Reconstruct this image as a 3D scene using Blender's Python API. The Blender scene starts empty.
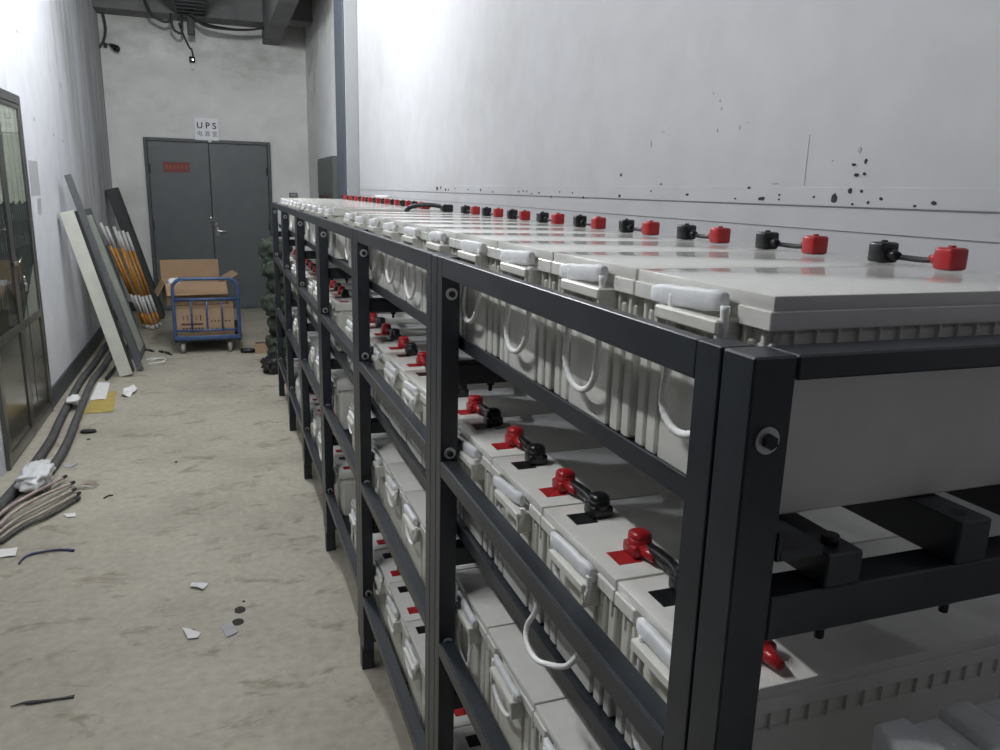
import bpy, bmesh, math, random
from mathutils import Vector, Matrix
random.seed(7)
C = bpy.context.scene.collection
PI = math.pi

# ------------------------------------------------------------------ materials
def mat(name, col, rough=.5, metal=0., var=0., vscale=8., bump=0., bscale=40., spec=.5, col2=None, trans=0., alpha=None, sss=0.):
    m = bpy.data.materials.new(name); m.use_nodes = True
    nt = m.node_tree; b = nt.nodes['Principled BSDF']
    b.inputs['Base Color'].default_value = (*col, 1); b.inputs['Roughness'].default_value = rough
    b.inputs['Metallic'].default_value = metal; b.inputs['Specular IOR Level'].default_value = spec
    if trans: b.inputs['Transmission Weight'].default_value = trans
    tc = nt.nodes.new('ShaderNodeTexCoord')
    if var or col2:
        n = nt.nodes.new('ShaderNodeTexNoise'); n.inputs['Scale'].default_value = vscale; n.inputs['Detail'].default_value = 6
        nt.links.new(tc.outputs['Object'], n.inputs['Vector'])
        r = nt.nodes.new('ShaderNodeValToRGB')
        c2 = col2 or tuple(c*(1-var) for c in col)
        r.color_ramp.elements[0].position = .35; r.color_ramp.elements[0].color = (*c2, 1)
        r.color_ramp.elements[1].position = .65; r.color_ramp.elements[1].color = (*col, 1)
        nt.links.new(n.outputs['Fac'], r.inputs['Fac']); nt.links.new(r.outputs['Color'], b.inputs['Base Color'])
    if bump:
        n2 = nt.nodes.new('ShaderNodeTexNoise'); n2.inputs['Scale'].default_value = bscale; n2.inputs['Detail'].default_value = 5
        nt.links.new(tc.outputs['Object'], n2.inputs['Vector'])
        bp = nt.nodes.new('ShaderNodeBump'); bp.inputs['Strength'].default_value = bump; bp.inputs['Distance'].default_value = .004
        nt.links.new(n2.outputs['Fac'], bp.inputs['Height']); nt.links.new(bp.outputs['Normal'], b.inputs['Normal'])
    return m

def stained(name, base, stain, rough=.8, scale=(.7, .7, .7), pos=(.45, .7), scale2=6, amt2=.12, bump=.15, marks=None, spec=.3, ramp_noise=None):
    """two octaves of dirt mixed over a base colour; real stains of the surface itself, plus an optional one-sided ramp"""
    m = bpy.data.materials.new(name); m.use_nodes = True
    nt = m.node_tree; L = nt.links.new; b = nt.nodes['Principled BSDF']; b.inputs['Roughness'].default_value = rough
    b.inputs['Specular IOR Level'].default_value = spec
    tc = nt.nodes.new('ShaderNodeTexCoord'); mp = nt.nodes.new('ShaderNodeMapping'); mp.inputs['Scale'].default_value = scale
    L(tc.outputs['Object'], mp.inputs['Vector'])
    n = nt.nodes.new('ShaderNodeTexNoise'); n.inputs['Scale'].default_value = 1.6; n.inputs['Detail'].default_value = 8; n.inputs['Roughness'].default_value = .62
    L(mp.outputs['Vector'], n.inputs['Vector'])
    r = nt.nodes.new('ShaderNodeValToRGB'); r.color_ramp.elements[0].position = pos[0]; r.color_ramp.elements[1].position = pos[1]
    r.color_ramp.elements[0].color = (*base, 1); r.color_ramp.elements[1].color = (*stain, 1)
    L(n.outputs['Fac'], r.inputs['Fac'])
    n2 = nt.nodes.new('ShaderNodeTexNoise'); n2.inputs['Scale'].default_value = scale2; n2.inputs['Detail'].default_value = 8
    L(tc.outputs['Object'], n2.inputs['Vector'])
    mr = nt.nodes.new('ShaderNodeMapRange'); mr.inputs['From Min'].default_value = .3; mr.inputs['From Max'].default_value = .7
    mr.inputs['To Min'].default_value = 1-amt2; mr.inputs['To Max'].default_value = 1+amt2*.3
    L(n2.outputs['Fac'], mr.inputs['Value'])
    mx = nt.nodes.new('ShaderNodeMix'); mx.data_type = 'RGBA'; mx.blend_type = 'MULTIPLY'; mx.inputs['Factor'].default_value = 1
    L(r.outputs['Color'], mx.inputs['A']); L(mr.outputs['Result'], mx.inputs['B'])
    out = mx.outputs['Result']
    if marks:   # scattered scuffs
        mp3 = nt.nodes.new('ShaderNodeMapping'); mp3.inputs['Scale'].default_value = marks[0]
        L(tc.outputs['Object'], mp3.inputs['Vector'])
        n3 = nt.nodes.new('ShaderNodeTexNoise'); n3.inputs['Scale'].default_value = 1; n3.inputs['Detail'].default_value = 5; n3.inputs['Roughness'].default_value = .7
        n3.inputs['Distortion'].default_value = .6
        L(mp3.outputs['Vector'], n3.inputs['Vector'])
        r3 = nt.nodes.new('ShaderNodeValToRGB'); r3.color_ramp.elements[0].position = marks[1]; r3.color_ramp.elements[1].position = marks[1]+.1
        r3.color_ramp.elements[0].color = (1, 1, 1, 1); r3.color_ramp.elements[1].color = (*marks[2], 1)
        L(n3.outputs['Fac'], r3.inputs['Fac'])
        mx2 = nt.nodes.new('ShaderNodeMix'); mx2.data_type = 'RGBA'; mx2.blend_type = 'MULTIPLY'; mx2.inputs['Factor'].default_value = 1
        L(out, mx2.inputs['A']); L(r3.outputs['Color'], mx2.inputs['B']); out = mx2.outputs['Result']
    if ramp_noise:    # stretched noise, denser towards one side; dirt streaks on the left wall
        axis, lo, hi, sc_, dark = ramp_noise
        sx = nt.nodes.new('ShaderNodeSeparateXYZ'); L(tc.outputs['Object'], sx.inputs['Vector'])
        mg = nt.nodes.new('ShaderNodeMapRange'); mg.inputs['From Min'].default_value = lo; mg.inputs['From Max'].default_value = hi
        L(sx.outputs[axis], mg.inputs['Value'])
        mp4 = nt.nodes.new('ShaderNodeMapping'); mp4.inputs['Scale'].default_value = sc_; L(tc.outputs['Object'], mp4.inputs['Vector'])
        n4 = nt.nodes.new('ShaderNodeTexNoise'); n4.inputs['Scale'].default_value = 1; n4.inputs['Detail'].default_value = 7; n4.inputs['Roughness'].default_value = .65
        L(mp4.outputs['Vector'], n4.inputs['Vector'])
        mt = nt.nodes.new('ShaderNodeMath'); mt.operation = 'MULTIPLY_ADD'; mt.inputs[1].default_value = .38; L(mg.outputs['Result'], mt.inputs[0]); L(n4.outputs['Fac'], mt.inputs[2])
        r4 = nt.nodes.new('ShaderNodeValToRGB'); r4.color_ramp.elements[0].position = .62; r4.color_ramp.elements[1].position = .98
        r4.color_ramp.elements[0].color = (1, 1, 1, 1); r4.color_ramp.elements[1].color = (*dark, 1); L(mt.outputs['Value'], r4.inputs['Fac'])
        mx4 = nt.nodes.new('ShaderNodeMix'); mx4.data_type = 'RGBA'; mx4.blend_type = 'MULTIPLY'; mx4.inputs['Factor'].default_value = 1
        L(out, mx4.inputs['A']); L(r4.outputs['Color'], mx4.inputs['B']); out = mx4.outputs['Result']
    L(out, b.inputs['Base Color'])
    if bump:
        bp = nt.nodes.new('ShaderNodeBump'); bp.inputs['Strength'].default_value = bump; bp.inputs['Distance'].default_value = .006
        L(n2.outputs['Fac'], bp.inputs['Height']); L(bp.outputs['Normal'], b.inputs['Normal'])
    return m

M = {}
M['wall'] = stained('white_wall', (.555, .56, .58), (.47, .47, .47), .75, (.25, .5, .5), (.5, .8), 9, .05, .1, marks=((1, 2.2, 2.8), .64, (.90, .90, .885)))
M['wall_far'] = stained('grey_wall', (.84, .85, .835), (.66, .66, .63), .8, (.5, .5, .9), (.45, .8), 5, .07, .12, ramp_noise=('Z', 2.4, 3.8, (.9, .9, 1.6), (.40, .40, .37)))  # colour darkens unevenly towards the top
M['wall_left'] = stained('left_wall', (.66, .675, .715), (.50, .50, .49), .8, (.3, .5, .25), (.5, .8), 7, .07, .15, marks=((6, 2.2, .5), .66, (.85, .85, .82)), ramp_noise=('Y', 6.5, 10.5, (1, 3.5, .45), (.45, .45, .42)))
M['floor'] = stained('concrete_floor', (.435, .41, .335), (.30, .28, .228), .62, (.7, .7, .7), (.44, .74), 26, .16, .25, marks=((4, 7, 1), .56, (.66, .64, .59)), spec=.35)
M['ceil'] = stained('ceiling', (.22, .22, .22), (.12, .12, .12), .9, (.6, .6, .6), (.4, .7), 5, .15, .2)
M['chip'] = mat('dark_chip', (.035, .037, .04), .9)
M['darkwall'] = mat('dark_bounce_cut', (.10, .105, .11), .7, 0, .15, 4)  # unseen wall stretch, coloured dark to cut bounce onto the lower lids
M['smudge'] = mat('grey_chip', (.40, .41, .42), .9)
M['line'] = mat('groove', (.20, .205, .21), .9)
M['damp'] = mat('damp_spot', (.03, .028, .024), .9)
M['rack'] = mat('rack_paint', (.024, .029, .037), .36, .0, .25, 14, .06, 300, .5)
M['weld'] = mat('rack_bolt', (.55, .56, .57), .4, .6)
M['boltdark'] = mat('bolt_dark', (.03, .032, .035), .4, .6)
M['lid'] = mat('battery_lid', (.80, .795, .75), .09, 0, .05, 30, .02, 90, .5)
M['case'] = mat('battery_case', (.75, .745, .69), .38, 0, .06, 20, .03, 120, .45)
M['rope'] = mat('white_rope', (.92, .92, .91), .6)
M['sleeve'] = mat('handle_sleeve', (.86, .87, .89), .5, 0, .08, 60, .15, 160, .5)
M['red'] = mat('red_cap', (.42, .018, .022), .28, 0, .1, 60)
M['black'] = mat('black_cap', (.012, .013, .014), .30, 0, .2, 60)
M['redpad'] = mat('red_pad', (.40, .015, .02), .5)
M['cable'] = mat('black_cable', (.022, .023, .025), .45, 0, .2, 30)
M['conduit'] = mat('dusty_cable', (.085, .088, .085), .7, 0, .4, 14, .1, 60)
M['doorgrey'] = mat('door_paint', (.118, .132, .137), .48, 0, .10, 5, .05, 120)
M['doorframe'] = mat('door_frame_paint', (.085, .095, .097), .5, 0, .15, 9)
M['steel'] = mat('steel', (.20, .20, .19), .30, .85, .25, 6)
M['steeldark'] = mat('steel_panel', (.24, .23, .20), .20, .9, .25, 3.5, .03, 20)
M['chrome'] = mat('chrome', (.75, .75, .74), .18, 1.)
def thin_glass():
    m = bpy.data.materials.new('thin_glass'); m.use_nodes = True; nt = m.node_tree; nt.nodes.remove(nt.nodes['Principled BSDF'])
    t = nt.nodes.new('ShaderNodeBsdfTransparent'); t.inputs['Color'].default_value = (.9, .93, .91, 1)
    g = nt.nodes.new('ShaderNodeBsdfGlossy'); g.inputs['Roughness'].default_value = .03
    f = nt.nodes.new('ShaderNodeLayerWeight'); pw = nt.nodes.new('ShaderNodeMath'); pw.operation = 'POWER'; pw.inputs[1].default_value = 6; x = nt.nodes.new('ShaderNodeMixShader')
    nt.links.new(f.outputs['Facing'], pw.inputs[0]); nt.links.new(pw.outputs['Value'], x.inputs['Fac']); nt.links.new(t.outputs['BSDF'], x.inputs[1]); nt.links.new(g.outputs['BSDF'], x.inputs[2])
    nt.links.new(x.outputs['Shader'], nt.nodes['Material Output'].inputs['Surface']); return m
M['glass'] = thin_glass()
M['palecurtain'] = mat('pale_board', (.62, .60, .53), .7, 0, .12, 12)
M['darkback'] = mat('dark_board', (.06, .063, .06), .6, 0, .5, 9)
M['pilgrey'] = mat('column_grey', (.36, .375, .38), .6, 0, .06, 5)
M['pilblue'] = mat('pipe_grey', (.075, .09, .11), .5)
M['ebox'] = mat('cabinet_green', (.10, .115, .108), .45, 0, .1, 8)
M['paper'] = mat('paper', (.78, .78, .77), .8, 0, .06, 20)
M['paper2'] = mat('paper_grey', (.42, .42, .44), .85, 0, .12, 20)
M['signwhite'] = mat('sign_white', (.92, .93, .97), .6)
M['ink'] = mat('ink', (.02, .02, .024), .7)
M['signred'] = mat('sign_red', (.19, .028, .022), .5)
M['orangeink'] = mat('orange_ink', (.50, .16, .05), .6)
M['cart'] = mat('cart_blue', (.055, .105, .235), .38, 0, .3, 12)
M['cartdark'] = mat('cart_deck', (.022, .028, .045), .5, 0, .3, 12)
M['tyre'] = mat('caster_rubber', (.30, .30, .28), .6)
M['card'] = mat('cardboard', (.40, .285, .18), .8, 0, .08, 9)
M['cardin'] = mat('cardboard_inside', (.33, .22, .13), .85, 0, .1, 9)
M['cardink'] = mat('carton_print', (.09, .04, .035), .8)
M['cream'] = mat('cream_panel', (.68, .70, .62), .5, 0, .12, 9)
M['lean_grey'] = mat('grey_bar', (.14, .15, .155), .45, .1, .15, 10)
M['lean_dark'] = mat('dark_bar', (.045, .05, .052), .6, 0, .2, 10)
M['lean_glass'] = mat('pale_green_glass', (.58, .63, .55), .25, 0, .15, 10)
M['rubber'] = mat('rubber_strip', (.02, .021, .022), .7)
M['polewhite'] = mat('pole_white', (.72, .71, .70), .45, 0, .2, 30)
M['poleorange'] = mat('pole_orange', (.55, .25, .045), .4, 0, .25, 30)
M['sack'] = mat('green_canvas', (.045, .062, .042), .85, 0, .35, 14, .5, 60)
M['bag'] = mat('black_bag', (.012, .013, .014), .35, 0, .3, 14, .5, 40)
M['film'] = mat('plastic_film', (.80, .81, .82), .35, 0, .15, 25)
M['pink'] = mat('pink_wire', (.52, .42, .39), .6, 0, .25, 20)
M['beige'] = mat('beige_wire', (.45, .41, .34), .6, 0, .25, 20)
M['yellow'] = mat('yellow_card', (.47, .36, .10), .75, 0, .15, 12)
M['bluewire'] = mat('blue_strand', (.035, .05, .14), .5)
M['foam'] = mat('white_foam', (.80, .80, .81), .85, 0, .06, 60, .5, 220)
M['lampwhite'] = mat('lamp_white', (.8, .8, .8), .4)
tube_m = bpy.data.materials.new('tube_glow'); tube_m.use_nodes = True
_b = tube_m.node_tree.nodes['Principled BSDF']; _b.inputs['Base Color'].default_value = (.9, .9, .9, 1)
_b.inputs['Emission Color'].default_value = (.95, .98, 1, 1); _b.inputs['Emission Strength'].default_value = 12

# ------------------------------------------------------------------ mesh helpers
class MB:
    def __init__(s): s.bm = bmesh.new(); s.mats = []
    def _mi(s, m):
        if m is None: return 0
        if m not in s.mats: s.mats.append(m)
        return s.mats.index(m)
    def _merge(s, t, m):
        i = s._mi(m)
        for f in t.faces: f.material_index = i
        me = bpy.data.meshes.new('tmp'); t.to_mesh(me); t.free(); s.bm.from_mesh(me); bpy.data.meshes.remove(me)
    def box(s, x0, x1, y0, y1, z0, z1, bev=0., seg=1, m=None, mtx=None):
        t = bmesh.new(); bmesh.ops.create_cube(t, size=1)
        bmesh.ops.scale(t, vec=(x1-x0, y1-y0, z1-z0), verts=t.verts)
        bmesh.ops.translate(t, vec=((x0+x1)/2, (y0+y1)/2, (z0+z1)/2), verts=t.verts)
        if bev: bmesh.ops.bevel(t, geom=t.edges[:], offset=bev, segments=seg, affect='EDGES', profile=.5)
        if mtx: bmesh.ops.transform(t, matrix=mtx, verts=t.verts)
        if bev and seg > 1:
            for f in t.faces: f.smooth = True
        s._merge(t, m); return s
    def cyl(s, p, q, r, r2=None, n=12, m=None, smooth=True):
        p, q = Vector(p), Vector(q); d = q-p
        t = bmesh.new(); bmesh.ops.create_cone(t, cap_ends=True, segments=n, radius1=r, radius2=r if r2 is None else r2, depth=d.length)
        if smooth:
            for f in t.faces: f.smooth = len(f.verts) == 4
        bmesh.ops.transform(t, matrix=Matrix.Translation((p+q)/2) @ d.to_track_quat('Z', 'Y').to_matrix().to_4x4(), verts=t.verts)
        s._merge(t, m); return s
    def tube(s, pts, r, n=8, m=None, sub=6, closed=False):
        pts = [Vector(p) for p in pts]
        P = catmull(pts, sub) if sub > 1 else pts
        t = bmesh.new(); rings = []
        up = Vector((0, 0, 1)); prev = None
        for i, p in enumerate(P):
            a = P[max(0, i-1)]; b = P[min(len(P)-1, i+1)]; d = (b-a).normalized()
            if prev is None:
                u = d.cross(up)
                if u.length < .05: u = d.cross(Vector((1, 0, 0)))
                u.normalize()
            else:
                u = prev - d*prev.dot(d); u.normalize()
            prev = u; v = d.cross(u)
            rr = r[min(i, len(r)-1)] if isinstance(r, (list, tuple)) else r
            rings.append([t.verts.new(p+u*(rr*math.cos(2*PI*k/n))+v*(rr*math.sin(2*PI*k/n))) for k in range(n)])
        for i in range(len(rings)-1):
            for k in range(n):
                f = t.faces.new((rings[i][k], rings[i][(k+1) % n], rings[i+1][(k+1) % n], rings[i+1][k])); f.smooth = True
        t.faces.new(rings[0][::-1]); t.faces.new(rings[-1])
        bmesh.ops.recalc_face_normals(t, faces=t.faces[:])
        s._merge(t, m); return s
    def prism(s, poly, z0, z1, m=None, mtx=None, bev=0):
        t = bmesh.new()
        a = [t.verts.new((x, y, z0)) for x, y in poly]; f = t.faces.new(a)
        r = bmesh.ops.extrude_face_region(t, geom=[f]); bmesh.ops.translate(t, vec=(0, 0, z1-z0), verts=[v for v in r['geom'] if isinstance(v, bmesh.types.BMVert)])
        bmesh.ops.recalc_face_normals(t, faces=t.faces[:])
        if bev: bmesh.ops.bevel(t, geom=t.edges[:], offset=bev, segments=1, affect='EDGES')
        if mtx: bmesh.ops.transform(t, matrix=mtx, verts=t.verts)
        s._merge(t, m); return s
    def blob(s, c, r, lump=.12, seed=0, m=None, sub=3, freq=2.2):
        from mathutils import noise
        t = bmesh.new(); bmesh.ops.create_icosphere(t, subdivisions=sub, radius=1)
        for v in t.verts:
            n = noise.noise(v.co*freq+Vector((seed*7.1, seed*3.3, seed))) + .5*noise.noise(v.co*freq*2.3+Vector((seed, 9, seed*5)))
            p = v.co.copy()
            p = Vector((math.copysign(abs(p.x)**.75, p.x), math.copysign(abs(p.y)**.75, p.y), math.copysign(abs(p.z)**.8, p.z)))
            p *= 1+lump*n
            v.co = Vector((p.x*r[0], p.y*r[1], p.z*r[2]))+Vector(c)
        for f in t.faces: f.smooth = True
        s._merge(t, m); return s
    def build(s, name, m=None, parent=None, loc=None):
        me = bpy.data.meshes.new(name); s.bm.to_mesh(me); s.bm.free()
        ms = list(s.mats)
        if not ms: ms = [m]
        for x in ms: me.materials.append(x if x is not None else m)
        o = bpy.data.objects.new(name, me); C.objects.link(o)
        if parent is not None: o.parent = parent
        if loc: o.location = loc
        return o

def catmull(P, sub):
    out = []
    for i in range(len(P)-1):
        p0 = P[max(0, i-1)]; p1 = P[i]; p2 = P[i+1]; p3 = P[min(len(P)-1, i+2)]
        for k in range(sub):
            t = k/sub
            out.append(.5*((2*p1)+(p2-p0)*t+(2*p0-5*p1+4*p2-p3)*t*t+(3*p1-p0-3*p2+p3)*t**3))
    out.append(P[-1]); return out

def tag(o, label, cat, group=None, kind=None):
    o['label'] = label; o['category'] = cat
    if group: o['group'] = group
    if kind: o['kind'] = kind
    return o
def empty(name, loc=(0, 0, 0), rz=0, label=None, cat=None, group=None):
    o = bpy.data.objects.new(name, None); C.objects.link(o); o.location = loc; o.rotation_euler = (0, 0, rz); o.empty_display_size = .05
    if label: tag(o, label, cat, group)
    return o
def structure(o, label=None):
    o['kind'] = 'structure'
    if label: o['label'] = label; o['category'] = label.split()[-1] if False else o.name.split('_')[0]
    return o
def copy_thing(o, loc=None, rz=None):
    c = o.copy(); C.objects.link(c)
    for ch in o.children:
        d = ch.copy(); C.objects.link(d); d.parent = c
        for g in ch.children:
            e = g.copy(); C.objects.link(e); e.parent = d
    if loc is not None: c.location = loc
    if rz is not None: c.rotation_euler = (0, 0, rz)
    return c
ORD = ['first', 'second', 'third', 'fourth', 'fifth', 'sixth', 'seventh', 'eighth', 'ninth', 'tenth', 'eleventh', 'twelfth']

# ------------------------------------------------------------------ setting
XL, XR, YF, ZC = -1.60, .80, 10.50, 3.85
YB = -3.2
b = MB(); b.box(XL-.1, XR+.3, YB, YF+.1, -.1, 0, m=M['floor'])
for (x, y, rx, ry) in [(-.388, 2.437, .021, .028), (-.398, 2.348, .022, .026), (-.372, 2.50, .006, .008), (-.56, 2.34, .009, .007), (-1.25, 4.9, .012, .02), (-.70, 4.3, .01, .015)]:
    b.prism([(x+rx*math.cos(a*PI/6)*(1+.1*math.sin(3*a)), y+ry*math.sin(a*PI/6)) for a in range(12)], 0, .0008, m=M['damp'])
structure(b.build('floor'), 'beige scuffed concrete floor')
b = MB(); b.box(XL-.15, XL, 3.1, YF+.1, 0, ZC, m=M['wall_left']); b.box(XL-.15, XL, YB, 3.1, 0, ZC, m=M['darkwall'])  # stretch beside the camera is unseen and made dark to cut bounce
for (y, z, dy, dz) in [(7.45, 2.42, .02, .02), (6.2, 2.05, .015, .012), (6.9, 1.98, .012, .01), (7.3, 1.95, .012, .01), (5.95, 2.6, .014, .01)]:
    b.box(XL, XL+.0015, y-dy, y+dy, z-dz, z+dz, m=M['smudge'])
structure(b.build('wall_left'), 'white plaster wall with the steel door')
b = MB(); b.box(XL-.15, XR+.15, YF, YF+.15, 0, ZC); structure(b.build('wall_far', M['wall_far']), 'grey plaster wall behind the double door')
# right wall with scored lines and knocked out plaster
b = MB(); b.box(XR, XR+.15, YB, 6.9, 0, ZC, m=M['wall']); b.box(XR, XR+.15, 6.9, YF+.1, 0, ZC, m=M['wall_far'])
for z, t, y1 in ((1.613, .0022, 6.5), (1.566, .0016, 6.5)):
    b.box(XR-.0012, XR, -2.5, y1, z-t/2, z+t/2, m=M['line'])
b.box(XR-.0015, XR, -2.5, 6.45, 1.6145, 1.652, .0006, m=M['wall'])
chips = [(1.04, 1.626, .011, .005), (.81, 1.629, .009, .009), (.77, 1.645, .005, .005), (.74, 1.645, .003, .003), (.76, 1.676, .005, .003), (.77, 1.696, .004, .0025), (.74, 1.678, .003, .0025), (.74, 1.702, .0025, .004),
 (.76, 1.62, .003, .002), (.72, 1.624, .003, .0025), (.69, 1.632, .004, .003), (.61, 1.62, .003, .002), (.57, 1.626, .005, .003), (1.09, 1.65, .005, .003), (.98, 1.635, .003, .002), (.98, 1.625, .003, .002),
 (1.14, 1.624, .004, .002), (1.35, 1.631, .006, .003), (.87, 1.632, .003, .002), (1.73, 1.623, .007, .005), (1.73, 1.686, .004, .005), (1.54, 1.639, .004, .002), (1.49, 1.659, .003, .002),
 (3.91, 1.635, .022, .012), (3.83, 1.64, .009, .011), (3.73, 1.629, .012, .006), (3.67, 1.63, .009, .006), (3.55, 1.637, .008, .005), (3.32, 1.632, .008, .004), (3.12, 1.632, .007, .006), (2.94, 1.624, .006, .004),
 (2.61, 1.629, .007, .004), (2.56, 1.631, .005, .004), (2.52, 1.63, .005, .004), (2.47, 1.622, .011, .002), (2.39, 1.626, .009, .003), (2.19, 1.631, .004, .003), (2.08, 1.629, .004, .003), (2.27, 1.613, .003, .004), (1.99, 1.615, .005, .004)]
R90 = Matrix(((0, 0, -1, XR), (1, 0, 0, 0), (0, 1, 0, 0), (0, 0, 0, 1)))   # (x,y,z) -> wall y, wall z, out of wall
def wallpoly(b, y, z, dy, dz, m, out=.0025):
    k = random.randint(6, 9); ph = random.random()
    pts = [(y+dy*math.cos(2*PI*i/k+ph)*random.uniform(.6, 1.1), z+dz*math.sin(2*PI*i/k+ph)*random.uniform(.6, 1.1)) for i in range(k)]
    b.prism(pts, 0, out, m=m, mtx=R90)
for y, z, dy, dz in chips: wallpoly(b, y, z, dy*1.3, dz*1.3, M['chip'])
for y, z, dy, dz in [(.76, 1.723, .006, .007), (.83, 1.705, .003, .0015), (1.00, 1.66, .016, .002), (1.24, 1.86, .004, .004), (1.23, 1.84, .003, .004), (1.27, 1.88, .003, .003), (1.12, 1.80, .006, .0015), (1.15, 1.79, .003, .006), (1.24, 1.79, .003, .005), (1.5, 1.80, .01, .002), (1.56, 1.77, .002, .01)]:
    wallpoly(b, y, z, dy, dz, M['smudge'], .0015)
b.box(XR-.001, XR, .905, .906, 1.655, 1.76, m=M['smudge'])
structure(b.build('wall_right'), 'white plaster wall with dark chips above the batteries')
b = MB(); b.box(XL-.15, XR+.15, YB, YF+.1, ZC, ZC+.15); structure(b.build('ceiling', M['ceil']), 'dark concrete ceiling')
# ceiling beams at the far end
b = MB(); b.box(.27, .47, 7.6, YF, 3.37, ZC, .006, m=M['ceil']); structure(b.build('trim_1', M['ceil']), 'concrete beam running along the ceiling to the far wall')
b = MB(); b.box(.471, XR, 9.6, 9.95, 3.52, ZC, .006, m=M['ceil']); structure(b.build('trim_2', M['ceil']), 'short concrete cross beam meeting the right wall')
b = MB(); b.box(XL, .269, 10.1, YF, 3.56, ZC, .006, m=M['ceil']); structure(b.build('trim_3', M['ceil']), 'deep concrete beam along the top of the far wall')
# column on the right wall
b = MB(); b.box(.69, XR, 6.5, 7.03, 0, ZC, .004); structure(b.build('trim_4', M['pilgrey']), 'grey column standing out of the right wall')
b = MB(); b.box(XL, XL+.012, 5.70, YF, 0, .15, .003); structure(b.build('baseboard_left', M['doorframe']), 'dark grey painted baseboard along the left wall')
b = MB(); b.box(XL, -1.19, YF-.012, YF, 0, .12, .003); b.box(.325, XR, YF-.012, YF, 0, .12, .003); structure(b.build('baseboard_far', M['doorframe']), 'dark grey painted baseboard below the far wall')

# pipe on the column corner
b = MB(); b.cyl((.682, 6.52, 0), (.682, 6.52, ZC), .007); b.box(.676, .69, 6.512, 6.99, .02, ZC-.02, .002)
tag(b.build('cable_duct', M['pilblue']), 'dark blue grey duct running up the side of the grey column', 'duct')

# ---------------- far double door
d = empty('door_1', (-.446, YF, 0)); structure(d, 'grey steel double door under the paper sign')
b = MB(); W2 = .758; H = 2.175
b.box(-W2, -W2+.040, -.05, .02, 0, H, .004); b.box(W2-.040, W2, -.05, .02, 0, H, .004); b.box(-W2+.0405, W2-.0405, -.05, .02, H-.040, H, .004)
b.build('frame', M['doorframe'], d)
for s in (-1, 1):
    b = MB(); x0, x1 = (-W2+.043, -.005) if s < 0 else (.005, W2-.043)
    b.box(x0, x1, -.035, .01, .012, H-.045, .003)
    lf = b.build('leaf', M['doorgrey'], d)
    if s > 0:
        h = MB(); h.box(-.0045, .0045, -.015, -.005, .012, H-.045); h.build('gapshade', M['rubber'], lf)  # dark strip standing in for the shade between the leaves
    for z in (.35, 1.1, 1.8):
        h = MB(); h.cyl((s*(W2-.056), -.042, z-.05), (s*(W2-.056), -.042, z+.05), .009, n=8); h.build('hinge', M['doorframe'], lf)
    if s > 0:
        h = MB(); h.box(.03, .075, -.045, -.035, .96, 1.09, .004); h.cyl((.052, -.045, 1.03), (.052, -.085, 1.03), .010); h.box(.045, .16, -.09, -.075, 1.02, 1.04, .005, 2)
        h.build('handle', M['chrome'], lf)
        h = MB(); h.cyl((.045, -.035, 1.12), (.045, -.05, 1.12), .02, n=14); h.build('keyhole_plate', M['chrome'], lf)
    else:
        h = MB(); h.box(-.05, .002, -.06, -.036, 1.15, 1.17, .003); h.cyl((-.02, -.05, 1.18), (-.02, -.05, 1.20), .018, n=12); h.box(-.035, -.003, -.062, -.04, 1.16, 1.215, .006, 2)
        h.build('latch', M['chrome'], lf)

FONT = None
def text_mesh(txt, size, m, parent, name, loc, rot=(PI/2, 0, 0), align='CENTER', depth=.0006, sx=1., bold=0.):
    cu = bpy.data.curves.new(name, 'FONT'); cu.body = txt; cu.size = size; cu.align_x = align; cu.align_y = 'CENTER'; cu.extrude = depth; cu.offset = bold
    o = bpy.data.objects.new(name+'_tmp', cu); C.objects.link(o)
    dg = bpy.context.evaluated_depsgraph_get(); dg.update()
    me = bpy.data.meshes.new_from_object(o.evaluated_get(dg)); bpy.data.objects.remove(o); bpy.data.curves.remove(cu)
    me.materials.clear(); me.materials.append(m)
    r = bpy.data.objects.new(name, me); C.objects.link(r); r.parent = parent; r.location = loc; r.rotation_euler = rot; r.scale.x = sx
    return r

# paper sign over the door
s = empty('paper_sign', (-.455, YF-.056, 2.165), label='white paper sign with dark letters above the grey double door', cat='sign')
b = MB(); b.box(-.14, .14, -.002, .0, 0, .27, .0008); b.build('sheet', M['signwhite'], s).rotation_euler = (math.radians(-9.0), 0, math.radians(0))
s.rotation_euler = (0, 0, 0)
for o_ in list(s.children): o_.rotation_euler = (0, 0, 0)
text_mesh('U P S', .105, M['ink'], s, 'lettering', (0, -.003, .175), bold=.0016)
text_mesh('电 源 室', .070, M['lean_grey'], s, 'lettering', (.005, -.003, .075))
b = MB(); b.blob((.03, -.006, -.012), (.022, .008, .016), .1, 3, sub=2); b.build('tape_tab', M['paper'], s)
# tall backing so the sheet stands on the frame edge
# red sign on the door leaf
s = empty('door_plate', (-.84, YF-.036, 1.76), label='small red plate with faded orange writing on the door leaf', cat='sign')
b = MB(); b.box(-.155, .155, -.004, 0, 0, .125, .001); b.build('plate', M['signred'], s)
b = MB()
rr = random.Random(3)
for k in range(6):
    cx = -.115+.046*k
    for j in range(4):
        z = .045+.012*j; b.box(cx-.014*rr.uniform(.5, 1), cx+.014*rr.uniform(.5, 1), -.0052, -.004, z, z+.004)
    b.box(cx-.002, cx+.002, -.0052, -.004, .04, .09)
b.build('lettering', M['orangeink'], s)

# socket on far wall
s = empty('wall_socket', (.588, YF, 1.51), label='small grey socket box on the far wall beside the double door', cat='socket')
b = MB(); b.box(-.055, .055, -.03, 0, -.03, .03, .006, 2); b.build('body', M['lean_grey'], s)
b = MB(); b.box(-.04, .04, -.034, -.03, -.018, .018, .003); b.build('cover', M['paper2'], s)

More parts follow.
